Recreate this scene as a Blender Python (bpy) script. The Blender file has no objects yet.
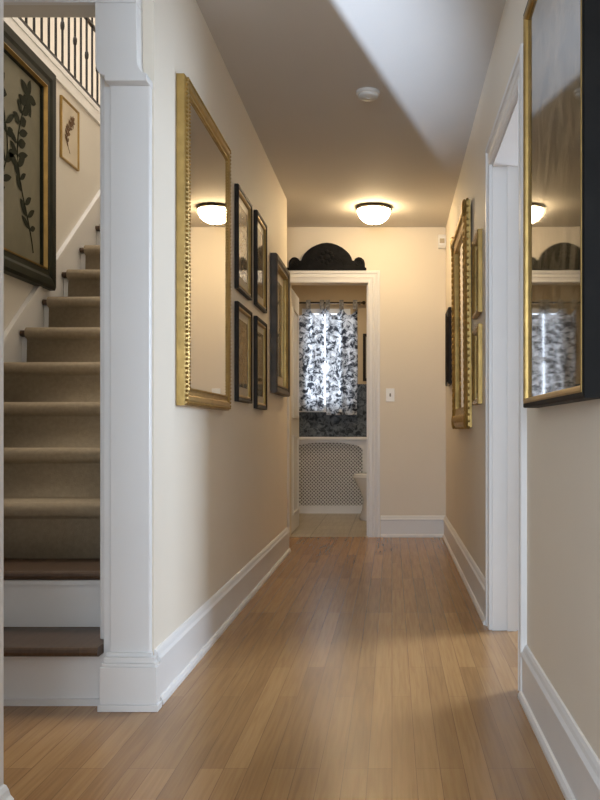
import bpy, bmesh, math, random
from mathutils import Vector, Matrix
random.seed(4)
C = bpy.context.scene.collection
PI = math.pi
# ------------------------------------------------------------ materials
def nmat(name):
    m = bpy.data.materials.new(name); m.use_nodes = True
    nt = m.node_tree; b = nt.nodes['Principled BSDF']
    return m, nt, b
def mat(name, col, rough=0.5, metal=0.0, var=0.08, scale=8.0, bump=0.0, spec=None, bscale=None, emit=None, es=0):
    m, nt, b = nmat(name)
    tc = nt.nodes.new('ShaderNodeTexCoord')
    n = nt.nodes.new('ShaderNodeTexNoise'); n.inputs['Scale'].default_value = scale; n.inputs['Detail'].default_value = 4
    nt.links.new(tc.outputs['Object'], n.inputs['Vector'])
    r = nt.nodes.new('ShaderNodeValToRGB')
    r.color_ramp.elements[0].color = tuple(max(0, c*(1-var)) for c in col)+(1,)
    r.color_ramp.elements[1].color = tuple(min(1, c*(1+var)) for c in col)+(1,)
    r.color_ramp.elements[0].position = .3; r.color_ramp.elements[1].position = .7
    nt.links.new(n.outputs['Fac'], r.inputs['Fac']); nt.links.new(r.outputs['Color'], b.inputs['Base Color'])
    b.inputs['Roughness'].default_value = rough; b.inputs['Metallic'].default_value = metal
    if spec is not None: b.inputs['IOR'].default_value = spec
    if emit:
        b.inputs['Emission Color'].default_value = emit+(1,); b.inputs['Emission Strength'].default_value = es
    if bump:
        n2 = nt.nodes.new('ShaderNodeTexNoise'); n2.inputs['Scale'].default_value = bscale or scale*8; n2.inputs['Detail'].default_value = 3
        nt.links.new(tc.outputs['Object'], n2.inputs['Vector'])
        bp = nt.nodes.new('ShaderNodeBump'); bp.inputs['Strength'].default_value = bump; bp.inputs['Distance'].default_value = .01
        nt.links.new(n2.outputs['Fac'], bp.inputs['Height']); nt.links.new(bp.outputs['Normal'], b.inputs['Normal'])
    return m
def art(name, stops, scale=6, rough=.08, dist=1.0, ior=1.5, stretch=(1,1,1)):
    m, nt, b = nmat(name)
    tc = nt.nodes.new('ShaderNodeTexCoord'); mp = nt.nodes.new('ShaderNodeMapping')
    mp.inputs['Scale'].default_value = stretch
    nt.links.new(tc.outputs['Object'], mp.inputs['Vector'])
    n = nt.nodes.new('ShaderNodeTexNoise'); n.inputs['Scale'].default_value = scale; n.inputs['Detail'].default_value = 8
    n.inputs['Distortion'].default_value = dist; n.inputs['Roughness'].default_value = .65
    nt.links.new(mp.outputs['Vector'], n.inputs['Vector'])
    r = nt.nodes.new('ShaderNodeValToRGB'); cr = r.color_ramp
    cr.elements[0].position = stops[0][0]; cr.elements[0].color = stops[0][1]+(1,)
    cr.elements[1].position = stops[-1][0]; cr.elements[1].color = stops[-1][1]+(1,)
    for p, c in stops[1:-1]:
        e = cr.elements.new(p); e.color = c+(1,)
    nt.links.new(n.outputs['Fac'], r.inputs['Fac']); nt.links.new(r.outputs['Color'], b.inputs['Base Color'])
    b.inputs['Roughness'].default_value = rough; b.inputs['IOR'].default_value = ior
    return m, nt, b
M = {}
M['wall'] = mat('cream_wall_paint', (.82,.745,.63), .6, var=.015, scale=2, bump=.05, bscale=120)
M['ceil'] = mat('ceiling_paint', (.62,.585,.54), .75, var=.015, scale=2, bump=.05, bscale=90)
M['white'] = mat('white_trim_paint', (.82,.81,.80), .38, var=.02, scale=3)
M['well'] = mat('stairwell_paint', (.70,.66,.59), .7, var=.02, scale=2)
M['gold'] = mat('antique_gold', (.40,.265,.09), .36, .8, var=.15, scale=18, bump=.08, bscale=90)
M['gold2'] = mat('carved_gold', (.48,.325,.11), .42, .75, var=.18, scale=24, bump=.1, bscale=80)
M['black'] = mat('black_lacquer', (.006,.0055,.005), .55, var=.3, scale=10, spec=1.25)
M['dkframe'] = mat('dark_frame_wood', (.022,.017,.013), .5, var=.3, scale=12, spec=1.3)
M['greyframe'] = mat('grey_brown_frame', (.095,.078,.062), .5, var=.25, scale=12, spec=1.3)
M['greenframe'] = mat('dark_green_frame', (.014,.016,.009), .42, var=.4, scale=9, spec=1.3)
M['iron'] = mat('black_iron', (.01,.01,.011), .4, .3, var=.2)
M['matboard'] = mat('mat_board', (.48,.42,.31), .5, var=.04)
M['ped'] = mat('black_carved_panel', (.008,.008,.009), .7, var=.5, scale=20, bump=.3, bscale=60, spec=1.25)
M['mirror'] = mat('mirror_silver', (.80,.79,.76), .015, 1.0, var=.01)
M['plastic'] = mat('white_plastic', (.66,.64,.60), .5, var=.02)
M['plate'] = mat('bright_white_plastic', (.93,.93,.92), .35, var=.01)
M['bronze'] = mat('dark_bronze', (.06,.045,.03), .35, .7, var=.2)
M['tan'] = mat('tan_wall_paint', (.56,.43,.27), .7, var=.03)
M['porcelain'] = mat('white_porcelain', (.88,.87,.85), .12, var=.01)
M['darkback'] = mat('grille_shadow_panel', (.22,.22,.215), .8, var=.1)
M['carpet'] = mat('tan_carpet', (.40,.32,.215), .95, var=.08, scale=60, bump=.4, bscale=420)
M['glow'] = mat('lit_opal_glass', (.9,.8,.6), .3, var=.01, emit=(1,.75,.43), es=48)
M['ink'] = mat('dark_ink', (.03,.032,.022), .8, var=.2, spec=1.15)
M['inkbrown'] = mat('brown_ink', (.16,.09,.045), .6, var=.2, spec=1.2)
def floor_mat(name, c1, c2, cm, pw, pl, rough, gap=.004):
    m, nt, b = nmat(name); L = nt.links
    tc = nt.nodes.new('ShaderNodeTexCoord'); sp = nt.nodes.new('ShaderNodeSeparateXYZ'); cb = nt.nodes.new('ShaderNodeCombineXYZ')
    L.new(tc.outputs['Object'], sp.inputs[0]); L.new(sp.outputs['Y'], cb.inputs['X']); L.new(sp.outputs['X'], cb.inputs['Y'])
    br = nt.nodes.new('ShaderNodeTexBrick'); L.new(cb.outputs[0], br.inputs['Vector'])
    br.inputs['Scale'].default_value = 1; br.inputs['Brick Width'].default_value = pl; br.inputs['Row Height'].default_value = pw
    br.inputs['Mortar Size'].default_value = gap*.25; br.inputs['Mortar Smooth'].default_value = .3; br.inputs['Bias'].default_value = 0
    br.offset = .37; br.offset_frequency = 3
    br.inputs['Color1'].default_value = c1+(1,); br.inputs['Color2'].default_value = c2+(1,); br.inputs['Mortar'].default_value = cm+(1,)
    mp = nt.nodes.new('ShaderNodeMapping'); mp.inputs['Scale'].default_value = (60,2.2,1); L.new(tc.outputs['Object'], mp.inputs['Vector'])
    n = nt.nodes.new('ShaderNodeTexNoise'); n.inputs['Scale'].default_value = 1.6; n.inputs['Detail'].default_value = 6; n.inputs['Distortion'].default_value=.6
    L.new(mp.outputs[0], n.inputs['Vector'])
    rp = nt.nodes.new('ShaderNodeValToRGB'); rp.color_ramp.elements[0].color = (.78,.75,.72,1); rp.color_ramp.elements[1].color = (1.0,1.0,1.0,1)
    rp.color_ramp.elements[0].position=.32; rp.color_ramp.elements[1].position=.62
    L.new(n.outputs['Fac'], rp.inputs['Fac'])
    mx = nt.nodes.new('ShaderNodeMix'); mx.data_type = 'RGBA'; mx.blend_type = 'MULTIPLY'; mx.inputs['Factor'].default_value = .9
    L.new(br.outputs['Color'], mx.inputs['A']); L.new(rp.outputs['Color'], mx.inputs['B']); L.new(mx.outputs['Result'], b.inputs['Base Color'])
    b.inputs['Roughness'].default_value = rough
    bp = nt.nodes.new('ShaderNodeBump'); bp.inputs['Strength'].default_value = .12; bp.inputs['Distance'].default_value = .002
    L.new(n.outputs['Fac'], bp.inputs['Height']); L.new(bp.outputs['Normal'], b.inputs['Normal'])
    return m
M['floor'] = floor_mat('oak_strip_floor', (.45,.25,.10), (.335,.178,.068), (.22,.115,.045), .06, .95, .26)
M['tread'] = floor_mat('worn_dark_tread', (.11,.062,.034), (.08,.045,.025), (.05,.03,.015), .4, 3, .4)
M['tile'] = floor_mat('bath_tile', (.52,.46,.36), (.46,.40,.31), (.3,.26,.2), .3, .3, .35, gap=.02)
def toile(name, light, dark, trans, scale=14, lo=.42, hi=.56):
    m, nt, b = art(name, [(lo, dark), (lo+.05, tuple((a+c)/2*.8 for a,c in zip(light,dark))), (hi, light)], scale=scale, rough=.85, dist=.8, stretch=(1,.3,1))
    if trans:
        ramp = [n for n in nt.nodes if n.type == 'VALTORGB'][0]
        t = nt.nodes.new('ShaderNodeBsdfTranslucent'); mx = nt.nodes.new('ShaderNodeMixShader'); mx.inputs[0].default_value = trans
        out = [n for n in nt.nodes if n.type == 'OUTPUT_MATERIAL'][0]
        nt.links.new(ramp.outputs['Color'], t.inputs['Color'])
        nt.links.new(b.outputs[0], mx.inputs[1]); nt.links.new(t.outputs[0], mx.inputs[2]); nt.links.new(mx.outputs[0], out.inputs['Surface'])
    return m
M['curtain'] = toile('toile_curtain', (.80,.80,.80), (.035,.038,.046), .6, 19, .44, .60)
M['lining'] = mat('pale_curtain_lining', (.30,.29,.28), .8, var=.5, scale=40)
M['wallpaper'] = toile('toile_wallpaper', (.16,.19,.23), (.02,.03,.045), 0, 20, .42, .62)
M['pane'] = mat('daylight_pane', (.8,.88,1), .3, var=.01, emit=(.76,.86,1.0), es=4.6)
M['artbig'] = art('landscape_print', [(.30,(.025,.022,.015)),(.45,(.12,.088,.04)),(.56,(.25,.185,.095)),(.75,(.34,.27,.16))], 7, .03, 1.5, 1.85, (1,1,.9))[0]
M['artgrey'] = art('grey_print', [(.3,(.12,.12,.105)),(.5,(.25,.24,.20)),(.7,(.38,.36,.30))], 6, .05, 1.2, 1.6)[0]
M['arttan'] = art('sepia_print', [(.3,(.14,.105,.065)),(.5,(.32,.26,.17)),(.7,(.48,.40,.28))], 8, .05, 1.2, 1.6)[0]
M['paperdark'] = art('aged_olive_paper', [(.3,(.15,.14,.095)),(.7,(.21,.195,.14))], 3, .5, 1.0, 1.3)[0]
M['papercream'] = art('cream_paper', [(.3,(.50,.42,.29)),(.7,(.60,.51,.37))], 5, .3)[0]
# ------------------------------------------------------------ geometry helpers
def bx(bm, x0,x1,y0,y1,z0,z1):
    if x0>x1: x0,x1=x1,x0
    if y0>y1: y0,y1=y1,y0
    if z0>z1: z0,z1=z1,z0
    v = [bm.verts.new(p) for p in ((x0,y0,z0),(x1,y0,z0),(x1,y1,z0),(x0,y1,z0),(x0,y0,z1),(x1,y0,z1),(x1,y1,z1),(x0,y1,z1))]
    for f in ((0,3,2,1),(4,5,6,7),(0,1,5,4),(1,2,6,5),(2,3,7,6),(3,0,4,7)): bm.faces.new([v[i] for i in f])
def prism(bm, pts, fn, a0, a1):
    A = [bm.verts.new(fn(p[0],p[1],a0)) for p in pts]; B = [bm.verts.new(fn(p[0],p[1],a1)) for p in pts]
    n = len(pts)
    for i in range(n):
        j=(i+1)%n; bm.faces.new((A[i],A[j],B[j],B[i]))
    bm.faces.new(A[::-1]); bm.faces.new(B)
def lathe(bm, prof, c, seg=32, M4=None, sx=1, sy=1):
    rings=[]
    for r,z in prof:
        if r<1e-6: 
            p=Vector((0,0,z)); p = (M4@p if M4 else p)+Vector(c); rings.append([bm.verts.new(p)])
        else:
            ring=[]
            for i in range(seg):
                a=2*PI*i/seg; p=Vector((r*sx*math.cos(a), r*sy*math.sin(a), z)); p=(M4@p if M4 else p)+Vector(c); ring.append(bm.verts.new(p))
            rings.append(ring)
    for a,b in zip(rings,rings[1:]):
        if len(a)==1 and len(b)==1: continue
        for i in range(seg):
            j=(i+1)%seg
            if len(a)==1: bm.faces.new((a[0],b[j],b[i]))
            elif len(b)==1: bm.faces.new((a[i],a[j],b[0]))
            else: bm.faces.new((a[i],a[j],b[j],b[i]))
def tube(bm, pts, r, seg=8):
    pts=[Vector(p) for p in pts]; prev=None
    for k,p in enumerate(pts):
        d=(pts[min(k+1,len(pts)-1)]-pts[max(k-1,0)]).normalized()
        u=d.orthogonal().normalized() if abs(d.z)>.99 else d.cross(Vector((0,0,1))).normalized()
        w=d.cross(u).normalized()
        rr = r[k] if isinstance(r,(list,tuple)) else r
        ring=[bm.verts.new(p+rr*(math.cos(2*PI*i/seg)*u+math.sin(2*PI*i/seg)*w)) for i in range(seg)]
        if prev:
            for i in range(seg):
                j=(i+1)%seg; bm.faces.new((prev[i],prev[j],ring[j],ring[i]))
        else: bm.faces.new(ring[::-1])
        prev=ring
    bm.faces.new(prev)
def ball(bm, c, r, s=(1,1,1), u=8, v=6):
    m = Matrix.Translation(c) @ Matrix.Diagonal((s[0],s[1],s[2],1))
    bmesh.ops.create_uvsphere(bm, u_segments=u, v_segments=v, radius=r, matrix=m)
def worldloc(o):
    l=Vector((0,0,0))
    while o: l+=o.location; o=o.parent
    return l
def obj(name, bm, m, parent=None, smooth=False, bevel=0):
    bmesh.ops.recalc_face_normals(bm, faces=bm.faces)
    if parent is None:
        xs=[v.co for v in bm.verts]
        base=Vector(((min(p.x for p in xs)+max(p.x for p in xs))/2,(min(p.y for p in xs)+max(p.y for p in xs))/2,min(p.z for p in xs)))
    else: base=worldloc(parent)
    bmesh.ops.translate(bm, verts=bm.verts, vec=-base)
    me=bpy.data.meshes.new(name); bm.to_mesh(me); bm.free(); me.materials.append(m)
    if smooth:
        for p in me.polygons: p.use_smooth=True
    o=bpy.data.objects.new(name, me); C.objects.link(o)
    if parent is None: o.location=base
    else: o.parent=parent
    if bevel:
        md=o.modifiers.new('bevel','BEVEL'); md.width=bevel; md.segments=2; md.limit_method='ANGLE'
    if smooth:
        md=o.modifiers.new('es','EDGE_SPLIT'); md.split_angle=math.radians(40)
    return o
def thing(name,label,cat,loc,group=None):
    o=bpy.data.objects.new(name,None); o.empty_display_size=.05; C.objects.link(o); o.location=loc
    o['label']=label; o['category']=cat
    if group: o['group']=group
    return o
def struct(name,bm,m,parent=None,**k):
    o=obj(name,bm,m,parent,**k)
    if parent is None: o['kind']='structure'
    return o
def boxes(name,m,*bs,parent=None,**k):
    bm=bmesh.new()
    for b in bs: bx(bm,*b)
    return struct(name,bm,m,parent,**k)
B = bmesh.new
# ------------------------------------------------------------ key dimensions
CH=2.45; XL=-.732; XR=.425; YB=7.04; H=.846; YE=6.2
# ------------------------------------------------------------ shell
boxes('floor', M['floor'], (-3.2,3.2,-2.6,7.05,-.12,0))
boxes('floor_bathroom', M['tile'], (-1.3,.6,7.05,9.3,-.12,0))
boxes('ceiling', M['ceil'], (-.884,3.2,-2.6,7.04,CH,CH+.1), (-3.2,-.884,-2.6,2.69,CH,CH+.1))
boxes('ceiling_bathroom', M['ceil'], (-1.3,.6,7.16,9.3,CH,CH+.1))
boxes('wall_left', M['wall'], (-.885,XL,2.74,YE,0,CH))
boxes('wall_left_upper', M['well'], (-.885,-.80,2.78,7.0,CH+.1,5.2))
boxes('wall_recess', M['wall'], (-1.6,-1.5,YE+.1,7.04,0,CH), (-1.6,-.885,YE,YE+.1,0,2.4))
boxes('ceiling_recess', M['ceil'], (-1.6,-.885,YE+.1,7.04,CH,CH+.005))
boxes('floor_landing', M['floor'], (-1.82,-.885,6.05,7.0,CH+.01,CH+.03))
boxes('wall_back', M['wall'], (-1.6,-.81,YB,YB+.12,0,CH), (-.19,.56,YB,YB+.12,0,CH), (-.81,-.19,YB,YB+.12,2.01,CH))
DY0,DY1,DH=2.90,3.77,1.97
boxes('wall_right', M['wall'], (XR,XR+.135,-2.6,DY0,0,CH), (XR,XR+.135,DY1,YB,0,CH), (XR,XR+.135,DY0,DY1,DH,CH))
boxes('wall_entry_left', M['white'], (-3.2,-.742,1.55,1.70,0,CH))
boxes('wall_streak_blocker', M['wall'], (-3.2,-1.212,-.6,-.5,0,CH))  # unseen wall, added so its edge cuts the ceiling streak's beam
boxes('wall_stair', M['well'], (-1.94,-1.82,1.70,7.0,0,2.80))
boxes('wall_stair_end', M['well'], (-3.2,-.885,7.0,7.1,CH+.03,5.2))
boxes('wall_upper', M['well'], (-3.2,-3.1,2.7,7.0,2.8,5.2))
boxes('floor_upper', M['floor'], (-3.2,-1.94,2.7,7.0,2.6,2.8))
boxes('ceiling_upper', M['ceil'], (-3.2,-.8,2.7,7.1,5.2,5.3))
boxes('wall_upper_front', M['well'], (-3.2,-.885,2.69,2.77,2.13,5.2))
boxes('wall_side_room', M['wall'], (3.1,3.2,-2.6,7.05,0,CH))
boxes('wall_bathroom_left', M['tan'], (-1.3,-1.2,7.16,9.2,0,CH))
boxes('wall_bathroom_right', M['tan'], (.45,.55,7.16,9.2,0,CH))
WX0,WX1,WZ0,WZ1=-.93,-.43,1.06,2.10
boxes('wall_bathroom_end', M['tan'], (-1.3,WX0,9.2,9.3,0,CH),(WX1,.55,9.2,9.3,0,CH),(WX0,WX1,9.2,9.3,0,WZ0),(WX0,WX1,9.2,9.3,WZ1,CH))
boxes('wall_bathroom_wallpaper', M['wallpaper'], (-1.2,WX0,9.192,9.2,0,1.32),(WX1,.45,9.192,9.2,0,1.32),(WX0,WX1,9.192,9.2,0,WZ0))
# ------------------------------------------------------------ baseboards
BP=[(0,0),(.028,0),(.028,.012),(.022,.022),(.016,.024),(.016,.130),(.020,.134),(.020,.142),(.013,.150),(.010,.160),(.005,.168),(0,.17)]
def base_y(name,x,sgn,y0,y1):
    bm=B(); prism(bm,BP,lambda a,b,c:(x+sgn*a,c,b),y0,y1); return struct(name,bm,M['white'])
def base_x(name,y,x0,x1):
    bm=B(); prism(bm,BP,lambda a,b,c:(c,y-a,b),x0,x1); return struct(name,bm,M['white'])
base_y('baseboard_left',XL,1,2.74,YE)
base_y('baseboard_right_near',XR,-1,-2.5,DY0-.09)
base_y('baseboard_right_far',XR,-1,DY1+.09,YB)
base_x('baseboard_back',YB,-.09,XR)
base_y('baseboard_entry',-.742,1,1.55,1.70)
# ------------------------------------------------------------ post at wall end
boxes('trim_1', M['white'], (-.862,-.738,2.712,2.745,.0,1.9), (-.912,-.885,2.775,2.80,.192,2.13), bevel=.006)
boxes('trim_11', M['white'], (-.885,-.862,2.73,2.745,.0,1.9), bevel=.002)
bm=B()
bx(bm,-.880,-.708,2.675,2.72,0.02,.132); bx(bm,-.876,-.712,2.680,2.72,.132,.142); bx(bm,-.872,-.718,2.687,2.72,.142,.158); bx(bm,-.868,-.73,2.70,2.72,.158,.17)
bx(bm,-.884,-.702,2.668,2.72,0,.02)
struct('trim_2',bm,M['white'],bevel=.002)
pts=[(-.892,2.13),(-.892,1.955)]
for i in range(1,9):
    a=i/8*PI/2; pts.append((-.892+.028*(1-math.cos(a)), 1.955-.045*math.sin(a)))
pts+=[(-.864,1.895),(-.736,1.895),(-.736,1.915)]
for i in range(0,9):
    a=i/8*PI/2; pts.append((-.740-.026*math.sin(a), 1.92+.04*(1-math.cos(a))))
pts+=[(-.768,2.13)]
bm=B(); prism(bm,pts,lambda a,b,c:(a,c,b),2.672,2.742)
struct('trim_3',bm,M['white'],bevel=.003)
boxes('trim_4', M['white'], (-1.82,-.768,2.672,2.69,2.13,CH), (-.885,-.768,2.69,2.74,2.13,CH))
# ------------------------------------------------------------ casings (mitred moulded profile)
CP=[(0,0),(0,.014),(.010,.016),(.014,.012),(.034,.012),(.040,.016),(.050,.015),(.054,.012),(.070,.014),(.074,.020),(.092,.020),(.095,.017),(.095,0)]
def casing(name,fn,u0,u1,v1):
    bm=B(); loops=[]
    for o,t in CP:
        loops.append([bm.verts.new(fn(*p,t)) for p in ((u0-o,0),(u0-o,v1+o),(u1+o,v1+o),(u1+o,0))])
    for a,b in zip(loops,loops[1:]):
        for i in range(3): bm.faces.new((a[i],a[i+1],b[i+1],b[i]))
    return struct(name,bm,M['white'])
casing('trim_5',lambda u,v,w:(u,YB-w,v),-.81,-.19,2.01)
boxes('trim_6',M['white'],(-.825,-.811,YB,YB+.12,0,2.01),(-.189,-.175,YB,YB+.12,0,2.01),(-.202,-.189,YB+.05,YB+.09,0,2.0))
casing('trim_7',lambda u,v,w:(XR-w,u,v),DY0,DY1,DH)
boxes('trim_8',M['white'],(XR-.001,XR+.14,DY1-.014,DY1-.001,0,DH-.014),(XR-.001,XR+.14,DY0+.001,DY0+.014,0,DH-.014),(XR-.001,XR+.14,DY0+.001,DY1-.001,DH-.014,DH-.001))
boxes('trim_9',M['white'],(XR+.06,XR+.10,DY1-.027,DY1-.014,0,DH-.014))
# ------------------------------------------------------------ bathroom door
dx0,dx1,dy0,dy1=-.845,-.812,7.18,7.78
d=boxes('door_1',M['white'],(dx0,dx1,dy0,dy1,.01,1.995))
bm=B()
for z0,z1 in ((.15,.80),(.95,1.85)):
    for (a,b,c,e) in ((dy0+.12,dy1-.12,z0,z0+.02),(dy0+.12,dy1-.12,z1-.02,z1),(dy0+.1,dy0+.12,z0,z1),(dy1-.12,dy1-.1,z0,z1)):
        bx(bm,dx1-.002,dx1+.008,a,b,c,e)
struct('door_moulding',bm,M['white'],d)
# ------------------------------------------------------------ bathroom window, curtain
bm=B()
for a in ((WX0,WX0+.05,WZ0,WZ1),(WX1-.05,WX1,WZ0,WZ1),(WX0+.05,WX1-.05,WZ0,WZ0+.05),(WX0+.05,WX1-.05,WZ1-.05,WZ1),(WX0+.05,WX1-.05,1.56,1.60),(-.69,-.67,WZ0+.05,1.56),(-.69,-.67,1.60,WZ1-.05)):
    bx(bm,a[0],a[1],9.205,9.25,a[2],a[3])
wn=struct('window_1',bm,M['white'])
bm=B(); bx(bm,WX0,WX1,9.255,9.262,WZ0,WZ1); struct('window_pane',bm,M['pane'],wn)
bm=B(); bx(bm,WX0-.06,WX1+.06,9.15,9.2,WZ0-.03,WZ0); struct('window_sill',bm,M['white'],wn)
rod=thing('curtain_rod','thin dark curtain rod over the bathroom window','curtain rod',(-.68,9.12,2.15))
bm=B(); tube(bm,[(-1.08,9.12,2.15),(-.30,9.12,2.15)],.009); obj('rod',bm,M['bronze'],rod,smooth=True)
for x in (-1.09,-.29):
    bm=B(); ball(bm,(x,9.12,2.15),.02); obj('finial',bm,M['bronze'],rod,smooth=True)
for x in (-1.05,-.33):
    bm=B(); bx(bm,x-.008,x+.008,9.11,9.2,2.14,2.16); obj('bracket',bm,M['bronze'],rod)
def curtain(x0,x1,z1,z0,label,seed):
    t=thing('curtain',label,'curtain',((x0+x1)/2,9.12,z0),'blue toile curtains at the bathroom window')
    bm=B(); nu,nv=90,40; g=[]
    n=2
    for j in range(nv+1):
        v=j/nv; row=[]
        for i in range(nu+1):
            u=i/nu
            top=z1-.10*abs(math.sin(PI*n*u))**.8
            z=z0+(top-z0)*v
            amp=.028+.012*v
            y=9.115+amp*math.cos(2*PI*n*u+seed*.2)+.015*math.sin(19*u+seed*3+2*v)
            xx=x0+(x1-x0)*u+.006*math.sin(6*v+seed+3*u)*(1-v)
            row.append(bm.verts.new((xx,y,z)))
        g.append(row)
    for j in range(nv):
        for i in range(nu): bm.faces.new((g[j][i],g[j][i+1],g[j+1][i+1],g[j+1][i]))
    obj('curtain_panel',bm,M['curtain'],t,smooth=True)
    for k in range(n+1):
        xk=x0+(x1-x0)*k/n; xk=min(max(xk,x0+.022),x1-.022)
        bm=B(); ring=[(xk,9.12+.024*math.cos(a),2.13+.05*math.sin(a)) for a in [2*PI*q/14 for q in range(15)]]
        for p,q in zip(ring,ring[1:]):
            v=[bm.verts.new((p[0]-.022,p[1],p[2])),bm.verts.new((p[0]+.022,p[1],p[2])),bm.verts.new((q[0]+.022,q[1],q[2])),bm.verts.new((q[0]-.022,q[1],q[2]))]; bm.faces.new(v)
        obj('tab',bm,M['lining'],t,smooth=True)
curtain(-1.02,-.694,2.12,1.04,'left one of the two toile curtain panels in the bathroom window',.3)
curtain(-.680,-.355,2.12,1.00,'right one of the two toile curtain panels, nearer the toilet side',1.7)
# ------------------------------------------------------------ radiator cover
rx0,rx1,ry,rz=-1.06,-.25,9.02,.775
t=thing('radiator_cover','white radiator cover with lattice grille under the bathroom window','radiator cover',((rx0+rx1)/2,ry+.08,0))
bm=B(); bx(bm,rx0-.03,rx1+.03,ry-.03,9.19,rz-.03,rz); obj('top_shelf',bm,M['white'],t,bevel=.005)
bm=B()
cx=(rx0+rx1)/2; w=(rx1-rx0)/2; iw=w-.05
bx(bm,rx0,rx0+.05,ry,ry+.02,0,rz-.03); bx(bm,rx1-.05,rx1,ry,ry+.02,0,rz-.03); bx(bm,rx0+.05,rx1-.05,ry,ry+.02,0,.08)
pts=[(rx1-.05,rz-.03),(rx0+.05,rz-.03)]
for i in range(21):
    u=-1+2*i/20; pts.append((cx+iw*u, rz-.125+.07*math.sqrt(max(0,1-u*u))))
prism(bm,pts,lambda a,b,c:(a,c,b),ry,ry+.02)
bx(bm,rx0,rx0+.02,ry+.02,9.19,0,rz-.03); bx(bm,rx1-.02,rx1,ry+.02,9.19,0,rz-.03)
obj('cabinet_frame',bm,M['white'],t)
bm=B()
gx0,gx1,gz0,gz1=rx0+.04,rx1-.04,.07,rz-.04
def clipbar(c,s):
    pts=[]
    for x in (gx0,gx1):
        z=s*x+c
        if gz0<=z<=gz1: pts.append((x,z))
    for z in (gz0,gz1):
        x=(z-c)/s
        if gx0<x<gx1: pts.append((x,z))
    return pts
for s in (1,-1):
    c=-3
    while c<3:
        p=clipbar(c,s)
        if len(p)==2: tube(bm,[(p[0][0],ry+.028+.003*s,p[0][1]),(p[1][0],ry+.028+.003*s,p[1][1])],.0055,4)
        c+=.036
obj('lattice_grille',bm,M['white'],t)
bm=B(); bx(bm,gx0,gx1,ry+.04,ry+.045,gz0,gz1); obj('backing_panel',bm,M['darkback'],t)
# ------------------------------------------------------------ toilet
TX=-.055
t=thing('toilet','white toilet standing right of the radiator cover in the bathroom','toilet',(TX+.05,8.4,0))
bm=B(); lathe(bm,[(0,0),(.14,0),(.145,.03),(.12,.10),(.115,.2),(.15,.30),(.185,.37),(.19,.395),(0,.395)],(TX-.09,8.4,0),28,None,1.12,.95); bx(bm,TX,TX+.28,8.31,8.49,0.002,.36)
obj('bowl',bm,M['porcelain'],t,smooth=True)
bm=B(); lathe(bm,[(0,.395),(.195,.395),(.2,.405),(.195,.415),(0,.415)],(TX-.09,8.4,0),28,None,1.15,.95); obj('seat',bm,M['porcelain'],t,smooth=True)
bm=B(); lathe(bm,[(0,.415),(.19,.415),(.19,.43),(.17,.438),(0,.438)],(TX-.09,8.4,0),28,None,1.15,.95); obj('lid',bm,M['porcelain'],t,smooth=True)
bm=B(); bx(bm,TX+.18,TX+.38,8.19,8.61,.38,.74); obj('tank',bm,M['porcelain'],t,bevel=.02)
bm=B(); bx(bm,TX+.17,TX+.39,8.18,8.62,.74,.77); obj('tank_lid',bm,M['porcelain'],t,bevel=.008)
# ------------------------------------------------------------ staircase
SX0,SX1=-1.802,-.888
def SY(k): return 2.68 if k==1 else 2.93+.275*(k-2)
h=.19; NS=12
t=thing('staircase','staircase with wood lower treads, white risers and tan carpet, left of the hallway','staircase',((SX0+SX1)/2,4.3,0))
def nose(y0,y1,z0,z1,n=6):
    r=(z1-z0)/2; pts=[(y1,z0),(y1,z1)]
    for i in range(n+1):
        a=PI/2+PI*i/n; pts.append((y0+r+r*math.cos(a), (z0+z1)/2+r*math.sin(a)))
    return pts
for k in range(1,NS+1):
    y=SY(k); yn=SY(k+1)
    bm=B(); prism(bm,nose(y,yn+.028,h*k-.03,h*k),lambda a,b,c:(c,a,b),SX0,SX1); obj('tread',bm,M['tread'],t)
    bm=B(); rb=.06 if k==1 else .03
    bx(bm,SX0,SX1,y+rb,y+rb+.015,h*(k-1)+(.001 if k>1 else 0),h*k-.031)
    if k==2: bx(bm,SX0,SX1,y+rb-.012,y+rb,h*k-.047,h*k-.032)
    if k==1: bx(bm,SX0,SX1,y+rb-.012,y+rb,0,.02)
    obj('riser',bm,M['white'],t)
pth=[(SY(3)+.018,h*2+.001)]
for k in range(3,NS+1):
    y=SY(k); zt=h*k
    pth.append((y+.020,zt-.045))
    for i in range(7):
        a=-PI/2-PI*i/6; pth.append((y+.012+.024*math.cos(a), zt-.014+.024*math.sin(a)))
    pth.append((SY(k+1)+.012,zt+.010))
bm=B(); cx0,cx1=SX0+.03,SX1-.003
A=[bm.verts.new((cx0,p[0],p[1])) for p in pth]; D=[bm.verts.new((cx1,p[0],p[1])) for p in pth]
for i in range(len(pth)-1): bm.faces.new((A[i],D[i],D[i+1],A[i+1]))
o=obj('carpet_runner',bm,M['carpet'],t,smooth=False)
md=o.modifiers.new('sol','SOLIDIFY'); md.thickness=.008; md.offset=0
for p in o.data.polygons: p.use_smooth=True
o['label']='tan woven carpet runner'
bm=B(); prism(bm,[(2.75,0),(2.75,.22),(4.19,1.29),(5.56,2.33),(6.0,2.66),(6.0,1.9),(3.6,0)],lambda a,b,c:(c,a,b),-1.8195,-1.804)
prism(bm,[(2.75,.22),(2.75,.25),(4.19,1.32),(5.56,2.36),(6.0,2.69),(6.0,2.66),(5.56,2.33),(4.19,1.29)],lambda a,b,c:(c,a,b),-1.8195,-1.795)
obj('skirt_board',bm,M['white'],t)
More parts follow.
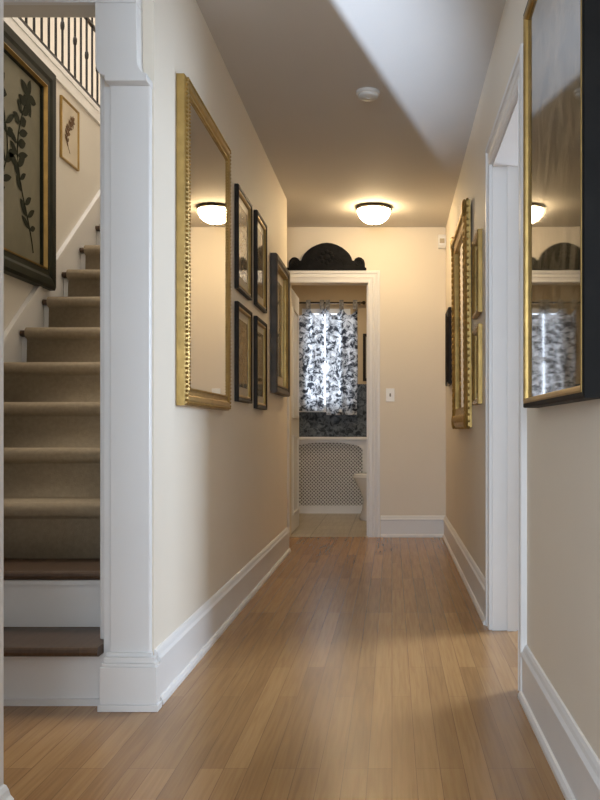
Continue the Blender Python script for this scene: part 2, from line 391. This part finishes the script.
# ------------------------------------------------------------ upper railing
boxes('trim_10',M['white'],(-1.96,-1.80,2.77,7.0,2.80,2.83),(-1.82,-1.805,2.77,7.0,2.74,2.80))
t=thing('stair_railing','black iron railing with thin balusters along the upper landing edge','railing',(-1.87,4.9,2.83))
bm=B(); tube(bm,[(-1.87,3.2,3.70),(-1.87,6.9,3.70)],.025,10); obj('handrail',bm,M['iron'],t,smooth=True)
bm=B(); bx(bm,-1.88,-1.86,3.2,6.9,2.90,2.915); obj('bottom_rail',bm,M['iron'],t)
bm=B(); bx(bm,-1.88,-1.86,3.2,6.9,3.36,3.375); obj('middle_rail',bm,M['iron'],t)
for i in range(37):
    y=3.25+i*.1
    bm=B(); tube(bm,[(-1.87,y,2.83),(-1.87,y,3.69)],.0075,6)
    if i%2==0: ball(bm,(-1.87,y,3.14),.016,(.8,.8,2.0))
    obj('baluster',bm,M['iron'],t)
# ------------------------------------------------------------ picture frames
def mapping(side):
    if side=='L': return lambda u,v,w:(XL+w,u,v)
    if side=='R': return lambda u,v,w:(XR-w,u,v)
    if side=='S': return lambda u,v,w:(-1.82+w,u,v)
    if side=='B': return lambda u,v,w:(u,YB-w,v)
    if side=='E': return lambda u,v,w:(u,9.2-w,v)
def ring_loops(bm,fn,u0,u1,v0,v1,prof):
    loops=[]
    for ins,out in prof:
        loops.append([bm.verts.new(fn(u,v,out)) for u,v in ((u0+ins,v0+ins),(u1-ins,v0+ins),(u1-ins,v1-ins),(u0+ins,v1-ins))])
    for a,b in zip(loops,loops[1:]):
        for i in range(4):
            j=(i+1)%4; bm.faces.new((a[i],a[j],b[j],b[i]))
def slab(bm,fn,u0,u1,v0,v1,w0,w1):
    a=fn(u0,v0,w0); b=fn(u1,v1,w1)
    bx(bm,a[0],b[0],a[1],b[1],a[2],b[2])
def beads(bm,fn,u0,u1,v0,v1,ins,out,r,step):
    def run(p,q,n):
        for i in range(n):
            tt=(i+.5)/n; ball(bm,fn(p[0]+(q[0]-p[0])*tt,p[1]+(q[1]-p[1])*tt,out),r,u=6,v=4)
    a,b,c,d=u0+ins,u1-ins,v0+ins,v1-ins
    for p,q in (((a,c),(b,c)),((b,c),(b,d)),((b,d),(a,d)),((a,d),(a,c))):
        L=abs(p[0]-q[0])+abs(p[1]-q[1]); run(p,q,max(1,int(L/step)))
def picture(name,label,cat,side,u0,u1,v0,v1,depth,wd,mf,mp,mlip=None,mmat=None,group=None,matw=.05):
    fn=mapping(side)
    t=thing(name,label,cat,fn((u0+u1)/2,v0,0),group)
    bm=B(); ring_loops(bm,fn,u0,u1,v0,v1,[(0,.001),(0,depth*.8),(wd*.12,depth),(wd*.45,depth*.92),(wd*.6,depth*.75),(wd*.85,depth*.7),(wd,depth*.4),(wd,.004)])
    obj('frame',bm,mf,t)
    if mlip:
        bm=B(); l=.012; ring_loops(bm,fn,u0+wd*.86,u1-wd*.86,v0+wd*.86,v1-wd*.86,[(0,depth*.3),(0,depth*.78),(l*.5,depth*.82),(l,depth*.5),(l,.004)]); obj('gilt_lip',bm,mlip,t)
    a,b,c,d=u0+wd*.9,u1-wd*.9,v0+wd*.9,v1-wd*.9
    if mmat:
        bm=B(); slab(bm,fn,a,b,c,d,.002,.005); obj('mat_board',bm,mmat,t)
        a+=matw;b-=matw;c+=matw;d-=matw
    bm=B(); slab(bm,fn,a,b,c,d,.0055 if mmat else .003,.008); obj('print',bm,mp,t)
    return t,fn,(a,b,c,d)
# big gold mirror, left wall
fn=mapping('L'); u0,u1,v0,v1=3.016,3.84,.93,2.055
t=thing('wall_mirror','tall mirror in beaded gold frame on the left wall beside the post','mirror',fn((u0+u1)/2,v0,0))
bm=B(); ring_loops(bm,fn,u0,u1,v0,v1,[(0,.001),(0,.028),(.008,.034),(.020,.038),(.032,.036),(.038,.029),(.048,.029),(.055,.033),(.061,.033),(.065,.024)]); obj('frame',bm,M['gold'],t)
bm=B(); beads(bm,fn,u0,u1,v0,v1,.010,.036,.0055,.0155); obj('outer_beading',bm,M['gold'],t)
bm=B(); beads(bm,fn,u0,u1,v0,v1,.058,.034,.0042,.0120); obj('inner_beading',bm,M['gold'],t)
bm=B(); slab(bm,fn,u0+.060,u1-.060,v0+.060,v1-.060,.003,.030); obj('mirror_glass',bm,M['mirror'],t)
G='four small dark framed prints hung two by two'
for (a,b,c,d,pos) in ((4.13,4.53,1.505,1.99,'upper print next to the gold mirror'),(4.70,5.07,1.51,2.01,'upper print farther from the gold mirror'),(4.13,4.53,.98,1.445,'lower print next to the gold mirror'),(4.70,5.07,.96,1.45,'lower print farther from the gold mirror')):
    picture('framed_picture','small dark framed print, '+pos+' in the block of four','picture','L',a,b,c,d,.022,.024,M['dkframe'],M['arttan'],M['gold'],M['matboard'],G,.05)
picture('framed_picture','wide grey brown framed print at the far end of the left wall','picture','L',5.34,6.01,1.07,1.91,.045,.055,M['greyframe'],M['artgrey'],M['gold'],M['matboard'],None,.07)
RG='two small gold framed prints hung one above the other'
picture('framed_picture','small gold framed print on the right wall, upper of a pair','picture','R',4.17,4.46,1.40,1.79,.025,.03,M['gold'],M['artgrey'],None,M['matboard'],RG,.03)
picture('framed_picture','small gold framed print on the right wall, lower of a pair','picture','R',4.17,4.46,.97,1.345,.025,.03,M['gold'],M['artgrey'],None,M['matboard'],RG,.03)
picture('framed_picture','small black framed picture on the right wall nearest the back wall','picture','R',6.25,6.60,1.17,1.71,.03,.03,M['dkframe'],M['artgrey'],None,M['matboard'],None,.03)
# ornate gold mirror right wall
fn0=mapping('R'); u0,u1,v0,v1=4.72,5.72,.86,2.07
fn=lambda u,v,w: fn0(u,v,w+.008*(v-v0)/(v1-v0))
t=thing('wall_mirror','ornate carved gold framed mirror on the right wall beyond the door','mirror',fn0((u0+u1)/2,v0,0))
bm=B(); ring_loops(bm,fn,u0,u1,v0,v1,[(0,.001),(0,.022),(.015,.032),(.05,.040),(.08,.026),(.105,.020),(.115,.024),(.12,.004)]); obj('frame',bm,M['gold2'],t)
bm=B()
for (ua,va,ub,vb) in ((u0,v0,u1,v0),(u0,v1,u1,v1),(u0,v0,u0,v1),(u1,v0,u1,v1)):
    L=abs(ua-ub)+abs(va-vb); n=int(L/.034)
    for i in range(n+1):
        tt=i/n; u=ua+(ub-ua)*tt; v=va+(vb-va)*tt
        ins=.05; uu=u+(ins if u<u0+ins else 0)-(ins if u>u1-ins else 0); vv=v+(ins if v<v0+ins else 0)-(ins if v>v1-ins else 0)
        ball(bm,fn(uu,vv,.033),.018,(.5,1.2,1.2),10,8)
        ball(bm,fn(u,v,.018),.008,(.9,1,1))
for u,v in ((u0+.04,v0+.04),(u1-.04,v0+.04),(u0+.04,v1-.04),(u1-.04,v1-.04)):
    ball(bm,fn(u,v,.032),.045,(.35,1.1,1.1),12,8)
obj('carved_ornament',bm,M['gold2'],t,smooth=True)
bm=B(); a=[bm.verts.new(fn(u,v,.012)) for u,v in ((u0+.11,v0+.11),(u1-.11,v0+.11),(u1-.11,v1-.11),(u0+.11,v1-.11))]; bm.faces.new(a); obj('mirror_glass',bm,M['mirror'],t)
# large picture right foreground
fn=mapping('R'); u0,u1,v0,v1=1.77,2.58,.91,2.05
t=thing('framed_picture','large glazed landscape print in deep black and gold frame, right foreground','picture',fn((u0+u1)/2,v0,0))
bm=B(); ring_loops(bm,fn,u0,u1,v0,v1,[(0,.001),(0,.042),(.003,.045),(.012,.045),(.012,.001)]); obj('frame',bm,M['black'],t)
bm=B(); ring_loops(bm,fn,u0,u1,v0,v1,[(.012,.03),(.012,.046),(.016,.047),(.022,.045),(.027,.042),(.029,.034)]); obj('gilt_frame',bm,M['gold'],t)
bm=B(); slab(bm,fn,u0+.025,u1-.025,v0+.025,v1-.025,.005,.037); o=obj('glazed_print',bm,M['artbig'],t)
o.rotation_euler.z=math.radians(-.38)
# botanical prints on stair wall
t,fn,(a,b,c,d)=picture('framed_picture','large botanical print in wide dark green frame on the stair wall','picture','S',3.75,4.69,1.58,2.72,.055,.11,M['greenframe'],M['paperdark'],M['gold'],None,None)
def leaf(bm,fn,u,v,L,W,ang,w=.0095):
    n=6; L1=[];R1=[]
    du,dv=math.cos(ang),math.sin(ang)
    for i in range(n+1):
        s=i/n; wd=W*math.sin(PI*s)**.8 if 0<i<n else 0
        L1.append((u+du*L*s-dv*wd,v+dv*L*s+du*wd)); R1.append((u+du*L*s+dv*wd,v+dv*L*s-du*wd))
    pl=L1+R1[::-1][1:-1]
    bm.faces.new([bm.verts.new(fn(p[0],p[1],w)) for p in pl])
def plant(bm,fn,cu,v0,v1,sc,seed):
    rnd=random.Random(seed)
    pts=[]
    for i in range(15):
        s=i/14; pts.append((cu+.10*sc*math.sin(4.5*s+seed), v0+(v1-v0)*s))
    tube(bm,[fn(p[0],p[1],.009) for p in pts],.0035*sc,5)
    w=.0095
    for i in range(2,15):
        for sg in (-1,1):
            if rnd.random()<.25: continue
            u,v=pts[i]; ang=PI/2+sg*rnd.uniform(.6,1.3); w+=.0001
            leaf(bm,fn,u,v,rnd.uniform(.07,.13)*sc,rnd.uniform(.014,.026)*sc,ang,w)
    for q in range(5):
        u,v=pts[-1]; w+=.0001; leaf(bm,fn,u,v,.10*sc,.024*sc,q*PI/2.5,w)
bm=B(); plant(bm,fn,4.40,c+.06,d-.12,1.0,2); plant(bm,fn,4.08,c+.1,d-.2,1.1,5)
obj('botanical_drawing',bm,M['ink'],t)
t,fn,(a,b,c,d)=picture('framed_picture','small cream botanical print in thin gold frame on the stair wall','picture','S',4.87,5.14,2.34,2.68,.016,.012,M['gold'],M['papercream'],None,None,None)
bm=B(); plant(bm,fn,5.0,c+.05,d-.08,.4,3); obj('botanical_drawing',bm,M['inkbrown'],t)
picture('framed_picture','dark framed picture on the tan bathroom wall beside the curtain','picture','E',-.30,-.02,1.35,1.84,.02,.03,M['dkframe'],M['arttan'],None,M['matboard'],None,.03)
# ------------------------------------------------------------ pediment over door
cx=-.514; S=1/126.5; zb=2.108
half=[(-38,0),(-38,7),(-37,10),(-34.5,12.3),(-31.5,12.8),(-28.5,11.5),(-27,9.2),(-25.5,9.5),(-24.5,12.5),(-22.5,16),(-19,19.5),(-15,22.5),(-10,25),(-5,26.6),(0,27.2)]
pts=[(cx+a*S,zb+b*S) for a,b in half]+[(cx-a*S,zb+b*S) for a,b in half[::-1][1:]]
t=thing('carved_pediment','black carved arched pediment resting on the casing above the bathroom door','pediment',(cx,YB-.02,zb))
bm=B(); prism(bm,pts,lambda a,b,c:(a,c,b),YB-.025,YB-.001); obj('arched_panel',bm,M['ped'],t)
bm=B(); bx(bm,cx-.312,cx+.312,YB-.03,YB-.002,zb,zb+.018); obj('base_moulding',bm,M['ped'],t)
bm=B()
ball(bm,(cx,YB-.026,zb+.10),.026,(1,.3,1),12,8)
for q in range(8): ball(bm,(cx+.045*math.cos(q*PI/4),YB-.026,zb+.10+.045*math.sin(q*PI/4)),.016,(1,.3,1))
for sg in (-1,1):
    tube(bm,[(cx+sg*(.07+.012*i),YB-.025,zb+.07+.03*math.sin(i*.75)) for i in range(10)],[.006-.0003*i for i in range(10)],6)
    tube(bm,[(cx+sg*(.25+(.032-.0018*i)*math.cos(i*.6)),YB-.026,zb+.055+(.032-.0018*i)*math.sin(i*.6)) for i in range(16)],.005,6)
obj('carved_relief',bm,M['ped'],t,smooth=True)
# ------------------------------------------------------------ ceiling light
lc=(-.13,6.4)
t=thing('ceiling_light','lit round flush ceiling light with opal glass bowl near the bathroom door','ceiling light',(lc[0],lc[1],CH))
bm=B(); lathe(bm,[(0,0),(.125,0),(.130,-.006),(.130,-.018),(.122,-.024),(.11,-.024),(0,-.022)],(lc[0],lc[1],CH),40); obj('rim',bm,M['bronze'],t,smooth=True)
pr=[(.119,-.024)]+[(.119*math.cos(a),-.024-.100*math.sin(a)) for a in [PI/2*i/10 for i in range(1,10)]]+[(0,-.124)]
bm=B(); lathe(bm,pr,(lc[0],lc[1],CH),40); obj('glass_bowl',bm,M['glow'],t,smooth=True)
bm=B(); ball(bm,(lc[0],lc[1],CH-.128),.008); obj('finial',bm,M['bronze'],t,smooth=True)
sc=(-.114,4.22)
t=thing('smoke_detector','round white smoke detector on the hallway ceiling','smoke detector',(sc[0],sc[1],CH))
bm=B(); lathe(bm,[(0,0),(.056,0),(.056,-.012),(.050,-.016),(.048,-.026),(.040,-.032),(0,-.034)],(sc[0],sc[1],CH),32); obj('housing',bm,M['plastic'],t,smooth=True)
bm=B(); lathe(bm,[(0,-.034),(.012,-.034),(.012,-.037),(0,-.037)],(sc[0],sc[1],CH),16); obj('test_button',bm,M['plastic'],t)
t=thing('motion_sensor','small white motion sensor high on the back wall at the right corner','sensor',(.395,YB,2.28))
bm=B(); prism(bm,[(0,2.28),(0,2.39),(.035,2.385),(.05,2.36),(.045,2.30),(.03,2.28)],lambda a,b,c:(c,YB-a,b),.365,.4245); obj('housing',bm,M['plate'],t,bevel=.004)
bm=B(); bx(bm,.375,.412,YB-.052,YB-.046,2.315,2.35); obj('lens',bm,M['matboard'],t)
t=thing('light_switch','white light switch plate on the back wall beside the door casing','light switch',(-.014,YB,1.075))
bm=B(); bx(bm,-.048,.020,YB-.009,YB,1.07,1.175); obj('plate',bm,M['plate'],t,bevel=.003)
bm=B(); bx(bm,-.020,-.008,YB-.018,YB-.009,1.110,1.135); obj('toggle',bm,M['darkback'],t,bevel=.002)
# ------------------------------------------------------------ lights
def area(name,loc,target,sx,sy,power,col):
    l=bpy.data.lights.new(name,'AREA'); l.shape='RECTANGLE'; l.size=sx; l.size_y=sy; l.energy=power; l.color=col
    o=bpy.data.objects.new(name,l); C.objects.link(o); o.location=loc
    o.rotation_euler=(Vector(target)-Vector(loc)).to_track_quat('-Z','Y').to_euler(); return o
area('entry_daylight',(-.2,-2.2,1.5),(-.2,3,1.2),1.8,1.6,135,(.74,.86,1.0))
area('side_room_daylight',(2.3,4.35,1.5),(-.7,2.8,1.2),.8,1.4,95,(.68,.82,1.0))
area('landing_light',(-2.2,4.6,5.0),(-1.6,4.3,0),1.2,2.0,118,(1.0,.95,.88))
area('bathroom_light',(-.4,8.2,2.42),(-.4,8.2,0),.3,.3,9,(1.0,.8,.52))
l=bpy.data.lights.new('ceiling_streak_spot','SPOT'); l.energy=5600; l.color=(.62,.77,1.0); l.shadow_soft_size=.008; l.spot_size=math.radians(14); l.spot_blend=1  # added spot behind the camera, throws the bright wedge onto the ceiling
o=bpy.data.objects.new('ceiling_streak_spot',l); C.objects.link(o); o.location=(-1.566,-2.0,.35)
az=math.atan(.253)-math.radians(1.4); el=math.radians(21.5)
o.rotation_euler=Vector((math.sin(az)*math.cos(el),math.cos(az)*math.cos(el),math.sin(el))).to_track_quat('-Z','Y').to_euler()
w=bpy.data.worlds.new('world'); bpy.context.scene.world=w; w.use_nodes=True
bg=w.node_tree.nodes['Background']; bg.inputs['Color'].default_value=(.70,.81,.98,1); bg.inputs['Strength'].default_value=.75
# ------------------------------------------------------------ camera
cam=bpy.data.cameras.new('camera'); cam.lens=890/800*36; cam.sensor_width=36; cam.sensor_fit='AUTO'
cam.shift_x=-92/800; cam.shift_y=30/800; cam.clip_start=.02
co=bpy.data.objects.new('camera',cam); C.objects.link(co); co.location=(0,0,H); co.rotation_euler=(PI/2,0,0)
bpy.context.scene.camera=co
bpy.context.scene.view_settings.view_transform='Standard'
